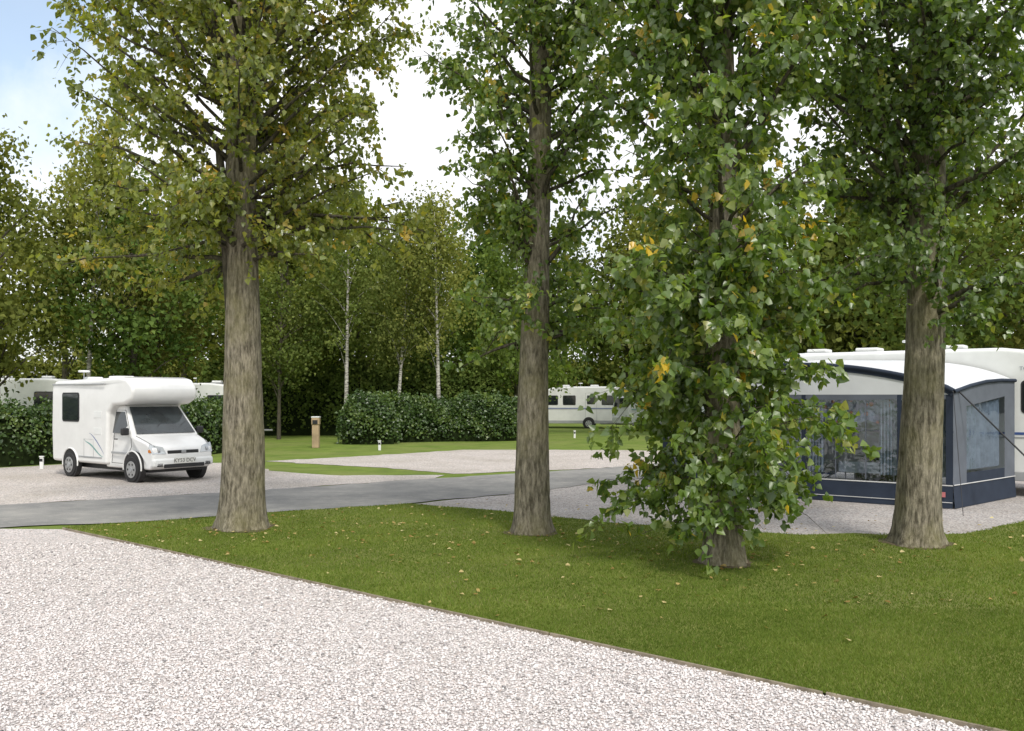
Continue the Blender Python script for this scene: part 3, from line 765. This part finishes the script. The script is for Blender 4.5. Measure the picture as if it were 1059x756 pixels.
def swoosh(nm_, pts, w0, w1, mat):
    pts = np.array(pts); k = len(pts); t = np.gradient(pts, axis=0); t /= np.linalg.norm(t, axis=1)[:, None]; nn_ = np.stack([-t[:, 1], t[:, 0]], 1)
    ww = w0+(w1-w0)*np.sin(np.linspace(0, math.pi, k)); V = [(p[0]+n_[0]*w, yb-0.001, p[1]+n_[1]*w) for p, n_, w in zip(pts, nn_, ww)]+[(p[0]-n_[0]*w, yb-0.001, p[1]-n_[1]*w) for p, n_, w in zip(pts, nn_, ww)]
    py_obj(nm_, V, [(i, i+k, i+k+1, i+1) for i in range(k-1)], mat, mh)
tt = np.linspace(0, 1, 12)
swoosh("pale_teal_stripe", [(-0.55+0.9*t, 0.95-0.35*t**0.6+0.06*math.sin(t*5)) for t in tt], 0.002, 0.020, M['teal'])
swoosh("blue_stripe", [(-0.30+0.7*t, 1.10-0.5*t**1.4) for t in tt], 0.002, 0.012, M['blue'])
# front
box("grille", (2.19, 0, 0.70), (0.05, 0.80, 0.075), M['black'], mh, 0.01)
box("badge", (2.225, 0, 0.70), (0.02, 0.12, 0.06), M['alu'], mh, 0.008)
box("front_bumper", (2.17, 0, 0.46), (0.18, 1.56, 0.20), M['white2'], mh, 0.05)
box("lower_intake", (2.255, 0, 0.385), (0.02, 1.05, 0.09), M['black'], mh, 0.01)
for s in (-1, 1): box("fog_lamp_recess", (2.245, s*0.62, 0.42), (0.03, 0.16, 0.09), M['black'], mh, 0.015)
box("number_plate", (2.272, 0, 0.50), (0.012, 0.54, 0.125), M['plate'], mh, 0.002)
tcu = D.curves.new("plate_text", 'FONT'); tcu.body = "KY53 DCV"; tcu.size = 0.125; tcu.align_x = 'CENTER'; tcu.align_y = 'CENTER'; tcu.materials.append(M['black'])
to = link(D.objects.new("plate_text", tcu), mh); to.location = (2.281, 0, 0.50); to.rotation_euler = (math.radians(90), 0, math.radians(90))
tube_obj("bonnet_gap", [(2.16, -0.70, .84), (1.9, -0.765, .955), (1.54, -0.80, 1.07)], 0.005, M['black'], mh, 5)
tube_obj("bonnet_gap_left", [(2.16, 0.70, .84), (1.9, 0.765, .955), (1.54, 0.80, 1.07)], 0.005, M['black'], mh, 5)
for s in (-0.35, 0.25): tube_obj("wiper", [(1.50, s, 1.12), (1.35, s+0.25, 1.31), (1.28, s+0.42, 1.385)], 0.009, M['black'], mh, 5)
box("underbody", (0, 0, 0.30), (3.9, 1.4, 0.14), M['black'], mh)
box("roof_vent", (-0.5, 0, 2.45), (0.45, 0.45, 0.09), M['white2'], mh, 0.03)
box("roof_vent_rear", (-1.5, -0.2, 2.43), (0.35, 0.35, 0.10), M['white2'], mh, 0.03)
cyl("aerial_mast", (-1.5, -0.45, 2.51), 0.015, 0.22, M['grey'], mh, axis='z', ns=8)
cyl("aerial_dome", (-1.5, -0.45, 2.62), 0.14, 0.05, M['white2'], mh, axis='z', ns=20, bevel=0.02)

# ------------------------------------------------------------------ caravans
def caravan(loc, rz, L=6.0, H=2.6, Wd=1.1, wins=((-2.2, -1.0), (-0.5, 0.4), (1.2, 2.2)), stripe='blue', front=1, name="caravan", door=None, wz=(1.45, 2.05)):
    e = empty(name, loc, rz); h = L/2
    prof = [(-h, .42), (-h-0.03, 1.1), (-h+0.04, H*0.80), (-h+0.18, H*.92), (-h+0.5, H*.985), (-h+1.2, H), (h-1.4, H), (h-0.8, H*.975), (h-0.4, H*0.90), (h-0.1, H*.75), (h+0.02, H*0.5), (h, .42)]
    prism("shell", prof, -Wd, Wd, M['white2'], e, 0.09)
    for s in (-1, 1):
        y = s*(Wd+0.004)
        for i, (a, b) in enumerate(wins):
            quadpanel("window_frame_%d" % i, rrect(a, b, wz[0], wz[1], 0.07, y), M['black'], e, 0.004)
            quadpanel("window_%d" % i, rrect(a+.035, b-.035, wz[0]+.035, wz[1]-.035, 0.05, y+s*0.008), M['glass'], e, 0.004)
        box("stripe", (0, s*(Wd+0.003), 1.25), (L*0.92, 0.008, 0.05), M[stripe], e)
        box("stripe_grey", (0, s*(Wd+0.003), 1.17), (L*0.92, 0.008, 0.03), M['grey'], e)
        box("side_skirt", (0, s*(Wd-0.01), 0.40), (L*0.9, 0.03, 0.18), M['grey'], e, 0.01)
        cyl("arch", (-0.2, s*(Wd-0.03), 0.34), 0.37, 0.09, M['black'], e)
        wheel(-0.2, s*(Wd-0.06), 0.30, e, "wheel", s)
        if door:
            a, b = door
            tube_obj("door_outline", [(a, y, .5), (b, y, .5), (b, y, 2.2), (a, y, 2.2), (a, y, .5)], 0.008, M['grey'], e, 5)
            quadpanel("door_window", rrect(a+.1, b-.1, 1.5, 2.05, 0.05, y), M['glass'], e, 0.005)
    for sx in (-1, 1):
        P = [(sx*(h+0.012), -0.75, 1.38), (sx*(h+0.012), 0.75, 1.38), (sx*(h-0.06 if sx > 0 else h-0.03)+sx*0.02, 0.72, 1.90), (sx*(h-0.06 if sx > 0 else h-0.03)+sx*0.02, -0.72, 1.90)]
        quadpanel("end_window", P, M['glass'], e, 0.012)
        for s in (-1, 1): box("end_lamp", (sx*(h+0.03), s*0.85, 0.75), (0.04, 0.14, 0.35), M['pink'] if sx < 0 else M['lamp'], e, 0.01)
    box("hitch", (h+0.6, 0, 0.42), (1.3, 0.08, 0.08), M['steel'], e, 0.01)
    box("gas_locker", (h+0.06, 0, 0.62), (0.18, 1.3, 0.4), M['white2'], e, 0.04)
    for i, (x_, y_, s_) in enumerate(((-1.6, -0.3, .45), (-0.5, -0.2, .5), (1.3, -0.3, .42))):
        box("rooflight_base_%d" % i, (x_, y_, H+0.01), (s_+.08, s_+.08, 0.05), M['grey'], e, 0.01)
        box("rooflight_%d" % i, (x_, y_, H+0.07), (s_, s_, 0.09), M['white2'], e, 0.03)
    cyl("aerial_mast", (0.4, -0.5, H+0.10), 0.012, 0.25, M['grey'], e, axis='z', ns=8)
    cyl("aerial_dome", (0.4, -0.5, H+0.22), 0.13, 0.05, M['white2'], e, axis='z', ns=18, bevel=0.02)
    return e

O = np.array([7.78, 16.2]); u = np.array([-0.80, 0.60]); v_ = np.array([0.60, 0.80])
def aw(t, d, z): p = O+u*t+v_*d; return (p[0], p[1], z)
cc_ = O+u*2.0+v_*4.05
mc = caravan((cc_[0], cc_[1], 0.012), math.atan2(-u[1], -u[0]), 7.4, 2.96, 1.12, wins=((2.65, 3.3), (-0.3, 0.9), (-2.8, -1.6)), wz=(1.65, 2.3))
tcu = D.curves.new("side_lettering", 'FONT'); tcu.body = "TOURER"; tcu.size = 0.11; tcu.materials.append(M['lettering'])
to = link(D.objects.new("side_lettering", tcu), mc); to.location = (2.62, -1.13, 2.5); to.rotation_euler = (math.radians(90), 0, 0)
caravan((4.7, 58, 0), math.radians(172), 5.8, 2.6, 1.1, wins=((-2.0, -1.0), (0.6, 1.4), (1.7, 2.4)), door=(-0.7, 0.0))
caravan((8.6, 54, 0), math.radians(200), 5.0, 2.3, 1.05, wins=((-1.8, -0.6), (0.6, 1.8)), stripe='teal')
caravan((-21.2, 39.5, 0), math.radians(8), 6.0, 2.75, 1.1, wins=((-2.4, -1.2), (1.0, 2.4)), wz=(1.6, 2.2))
caravan((-14.9, 42.5, 0), math.radians(6), 5.0, 2.6, 1.1, wins=((-2.0, -1.0), (1.0, 2.0)))

# ------------------------------------------------------------------ awning
awn = empty("caravan_awning")
WF, DP = 5.7, 2.85
ZB = 2.76
def ztop(t):
    s = min(max(t/WF, 0), 1); return 2.08+0.52*(math.sin(math.pi*s))**0.75
def panel(name, pts, mat):
    return py_obj(name, pts, [tuple(range(len(pts)))], mat, awn)
NT, ND = 40, 10
V = []; 
for i in range(NT+1):
    t = WF*i/NT
    for j in range(ND+1):
        d = DP*j/ND; f = j/ND
        te_ = t+(f*0.55)*(t/WF*2-1)
        zb = ZB-0.45*abs(t/WF*2-1)**4
        z = ztop(t)*(1-f)+zb*f-0.05*math.sin(math.pi*f)*(0.6+0.4*abs(math.sin(t*math.pi/1.45)))+0.10*math.sin(math.pi*f)
        V.append(aw(te_, d, z))
F = [(i*(ND+1)+j, (i+1)*(ND+1)+j, (i+1)*(ND+1)+j+1, i*(ND+1)+j+1) for i in range(NT) for j in range(ND)]
py_obj("roof", V, F, M['pale'], awn, smooth=True)
tube_obj("front_edge_pole", [aw(WF*i/40, -0.01, ztop(WF*i/40)+0.01) for i in range(41)], 0.045, M['navy'], awn)
def strip(name, f0, f1, d0, d1, mat, t0=0, t1=WF, n=40):
    V = []; 
    for i in range(n+1):
        t = t0+(t1-t0)*i/n; V.append(aw(t, d0, f0(t))); V.append(aw(t, d1, f1(t)))
    py_obj(name, V, [(2*i, 2*i+2, 2*i+3, 2*i+1) for i in range(n)], mat, awn)
strip("navy_roof_band", lambda t: ztop(t)+0.015, lambda t: ztop(t)+0.05, -0.02, 0.20, M['navy'])
strip("fascia", lambda t: ztop(t)-0.01, lambda t: 2.02, 0.0, -0.01, M['pale'], 0.05, WF-0.05)
strip("fascia_navy", lambda t: ztop(t)-0.02, lambda t: ztop(t)-0.09, -0.012, -0.02, M['navy'], 0.0, WF)
strip("front_skirt", lambda t: 0.42, lambda t: 0.02, -0.012, -0.05, M['navy'])
strip("skirt_piping", lambda t: 0.43, lambda t: 0.41, -0.018, -0.02, M['pipe'])
strip("lower_piping", lambda t: 0.13, lambda t: 0.118, -0.055, -0.056, M['pipe'])
wins = [(0.12, 0.86), (0.94, 2.62), (2.70, 4.2), (4.28, 5.58)]
prev = 0.0
for i, (a, b) in enumerate(wins):
    panel("front_pillar_%d" % i, [aw(prev, -.01, .40), aw(prev, -.01, 2.03), aw(a, -.01, 2.03), aw(a, -.01, .40)], M['navy'])
    panel("window_%d" % i, [aw(a, -.005, .40), aw(a, -.005, 2.03), aw(b, -.005, 2.03), aw(b, -.005, .40)], M['vinyl'])
    strip("window_top_band_%d" % i, lambda t: 2.03, lambda t: 1.95-0.03*math.sin(math.pi*(t-a)/(b-a)), -0.014, -0.014, M['slate'], a, b, 10)
    for q in (0.33, 0.66):
        strip("glazing_tape_%d" % i, lambda t: 1.93, lambda t: 0.46, -0.012, -0.012, M['slate'], a+(b-a)*q-0.012, a+(b-a)*q+0.012, 1)
    for (c0, c1) in ((a+0.02, a+0.20*(b-a)), (b-0.20*(b-a), b-0.02)):
        n = 26; V = []
        for k in range(n+1):
            f = k/n; t = c0+(c1-c0)*f; dd = 0.06+0.025*math.sin(f*34)
            V.append(aw(t, dd, 1.98)); V.append(aw(t, dd, 1.1)); V.append(aw(t, dd, 0.55))
        py_obj("curtain_%d" % i, V, [(3*k+r, 3*k+3+r, 3*k+4+r, 3*k+1+r) for k in range(n) for r in (0, 1)], M['net'], awn, smooth=True)
    if i in (1, 2):
        n = 60; V = []
        for k in range(n+1):
            f = k/n; t = a+.05+(b-a-.1)*f; dd = 0.09+0.02*math.sin(f*60)
            V.append(aw(t, dd, 1.97)); V.append(aw(t, dd, 1.52+0.03*math.sin(f*25)))
        py_obj("flowered_pelmet_%d" % i, V, [(2*k, 2*k+2, 2*k+3, 2*k+1) for k in range(n)], M['curtain'], awn, smooth=True)
    prev = b
panel("front_pillar_end", [aw(prev, -.01, .40), aw(prev, -.01, 2.03), aw(WF, -.01, 2.03), aw(WF, -.01, .40)], M['navy'])
for nm_, t0, t1 in (("right", 0.0, -0.55), ("left", WF, WF+0.55)):
    def sw(f, z, o=0.0): p = aw(t0+(t1-t0)*f, DP*f, z); s = -1 if nm_ == "right" else 1; return (p[0]+u[0]*s*o, p[1]+u[1]*s*o, p[2])
    ft = lambda f: ztop(t0)+(ZB-.45-ztop(t0))*f+0.08*math.sin(math.pi*f)
    panel("side_skirt_"+nm_, [sw(0, .02, .03), sw(0, .42), sw(1, .42), sw(1, .02, .03)], M['navy'])
    panel("side_front_"+nm_, [sw(0, .42), sw(0, ft(0)), sw(.2, ft(.2)), sw(.2, .42)], M['slate'])
    panel("side_back_"+nm_, [sw(.82, .42), sw(.82, ft(.82)), sw(1, ft(1)), sw(1, .42)], M['slate'])
    panel("side_top_"+nm_, [sw(.2, 1.82), sw(.2, ft(.2)), sw(.5, ft(.5)), sw(.82, ft(.82)), sw(.82, 2.0)], M['slate'])
    panel("side_window_"+nm_, [sw(.2, .62), sw(.2, 1.82), sw(.82, 2.0), sw(.82, .62)], M['vinyl'])
    panel("side_under_"+nm_, [sw(.2, .42), sw(.2, .62), sw(.82, .62), sw(.82, .42)], M['navy'])
    n = 44; V = []
    for k in range(n+1):
        f = k/n; g_ = .22+.58*f; o_ = -.07+0.025*math.sin(f*50)
        V += [sw(g_, 1.80+.15*f, o_), sw(g_, .66, o_)]
    py_obj("side_curtain_"+nm_, V, [(2*k, 2*k+2, 2*k+3, 2*k+1) for k in range(n)], M['net'], awn, smooth=True)
    tube_obj("side_piping_"+nm_, [sw(f, ft(f), .01) for f in (0, .25, .5, .75, 1)], 0.035, M['navy'], awn)
    tube_obj("side_piping_low_"+nm_, [sw(0, .425, .008), sw(1, .425, .008)], 0.010, M['pipe'], awn)
for t in (0.03, WF/2, WF-0.03):
    tube_obj("pole", [aw(t, 0.06, 0.02), aw(t, 0.06, ztop(t)-0.03)], 0.014, M['steel'], awn)
tube_obj("storm_strap", [aw(-0.02, 0.2, 2.12), aw(-1.9, 0.6, 0.02)], 0.016, M['rope'], awn, 5)
tube_obj("storm_strap_front", [aw(0.0, 0, 2.08), aw(-0.35, -1.0, 0.02)], 0.006, M['rope'], awn, 5)
tube_obj("guy_rope", [aw(WF/2, 0, 2.4), aw(WF/2, -1.9, 0.02)], 0.003, M['rope'], awn, 5)
box("maker_label", (*aw(0.18, -0.06, 0.25)[:2], 0.26), (0.13, 0.01, 0.09), M['pink'], awn, 0, math.atan2(u[1], u[0]))
panel("groundsheet", [aw(0.05, 0.05, 0.02), aw(WF-.05, 0.05, 0.02), aw(WF-.05, DP, 0.02), aw(0.05, DP, 0.02)], M['slate'])
tb = empty("dining_table"); p = aw(1.6, 0.9, 0); ra = math.atan2(u[1], u[0])
box("table_top", (p[0], p[1], 0.72), (1.1, 0.75, 0.03), M['cloth'], tb, 0.01, ra)
box("cloth_drop", (p[0], p[1], 0.62), (1.12, 0.77, 0.19), M['cloth'], tb, 0.01, ra)
for a in (-.45, .45):
    for b in (-.3, .3):
        q = aw(1.6+a, 0.9+b, 0); tube_obj("leg", [(q[0], q[1], .02), (q[0], q[1], .7)], 0.014, M['steel'], tb, 6)
wb = empty("wine_bottle", (p[0], p[1], 0.735))
tube_obj("bottle_body", [(0, 0, 0), (0, 0, .18), (0, 0, .22), (0, 0, .25), (0, 0, .31)], [0.038, 0.038, 0.03, 0.014, 0.014], M['bottle'], wb, 12)
def chair(t, d, r):
    q = aw(t, d, 0); e = empty("folding_chair", (q[0], q[1], 0.02), ra+r)
    box("seat", (0, 0, .44), (.5, .48, .03), M['blue'], e, .01)
    V = [(-.25, .22, .46), (.25, .22, .46), (.25, .38, 1.05), (-.25, .38, 1.05)]
    quadpanel("backrest", V, M['blue'], e, .012)
    for s in (-.27, .27):
        tube_obj("frame_a", [(s, -.28, 0), (s, .22, .46), (s, .38, 1.08)], .012, M['steel'], e, 6)
        tube_obj("frame_b", [(s, .32, 0), (s, -.2, .46), (s, -.22, .66), (s, .26, .68)], .012, M['steel'], e, 6)
chair(2.6, 1.0, -1.3); chair(0.7, 0.9, 1.4); chair(3.8, 1.1, .4)

# ------------------------------------------------------------------ site furniture
hb = empty("electric_hookup_bollard", (-7.6, 35.6, 0))
box("post", (0, 0, .45), (.26, .26, .9), M['post'], hb, .02)
box("socket_box", (0, 0, 1.03), (.30, .30, .26), M['post'], hb, .02)
box("cap", (0, 0, 1.19), (.32, .32, .05), M['white2'], hb, .02)
box("socket_panel", (0, -.155, 1.0), (.2, .02, .16), M['black'], hb, .01)
for (x, y) in [(-4.9, 34.0), (-12.9, 25.2), (3.0, 44.0), (-9.6, 27.6)]:
    e = empty("pitch_marker_post", (x, y, 0))
    box("post", (0, 0, .16), (.10, .06, .34), M['white2'], e, .015)
    box("number_disc", (0, -.034, .25), (.08, .008, .08), M['black'], e, .003)
    box("cap", (0, 0, .345), (.12, .08, .03), M['white2'], e, .01)
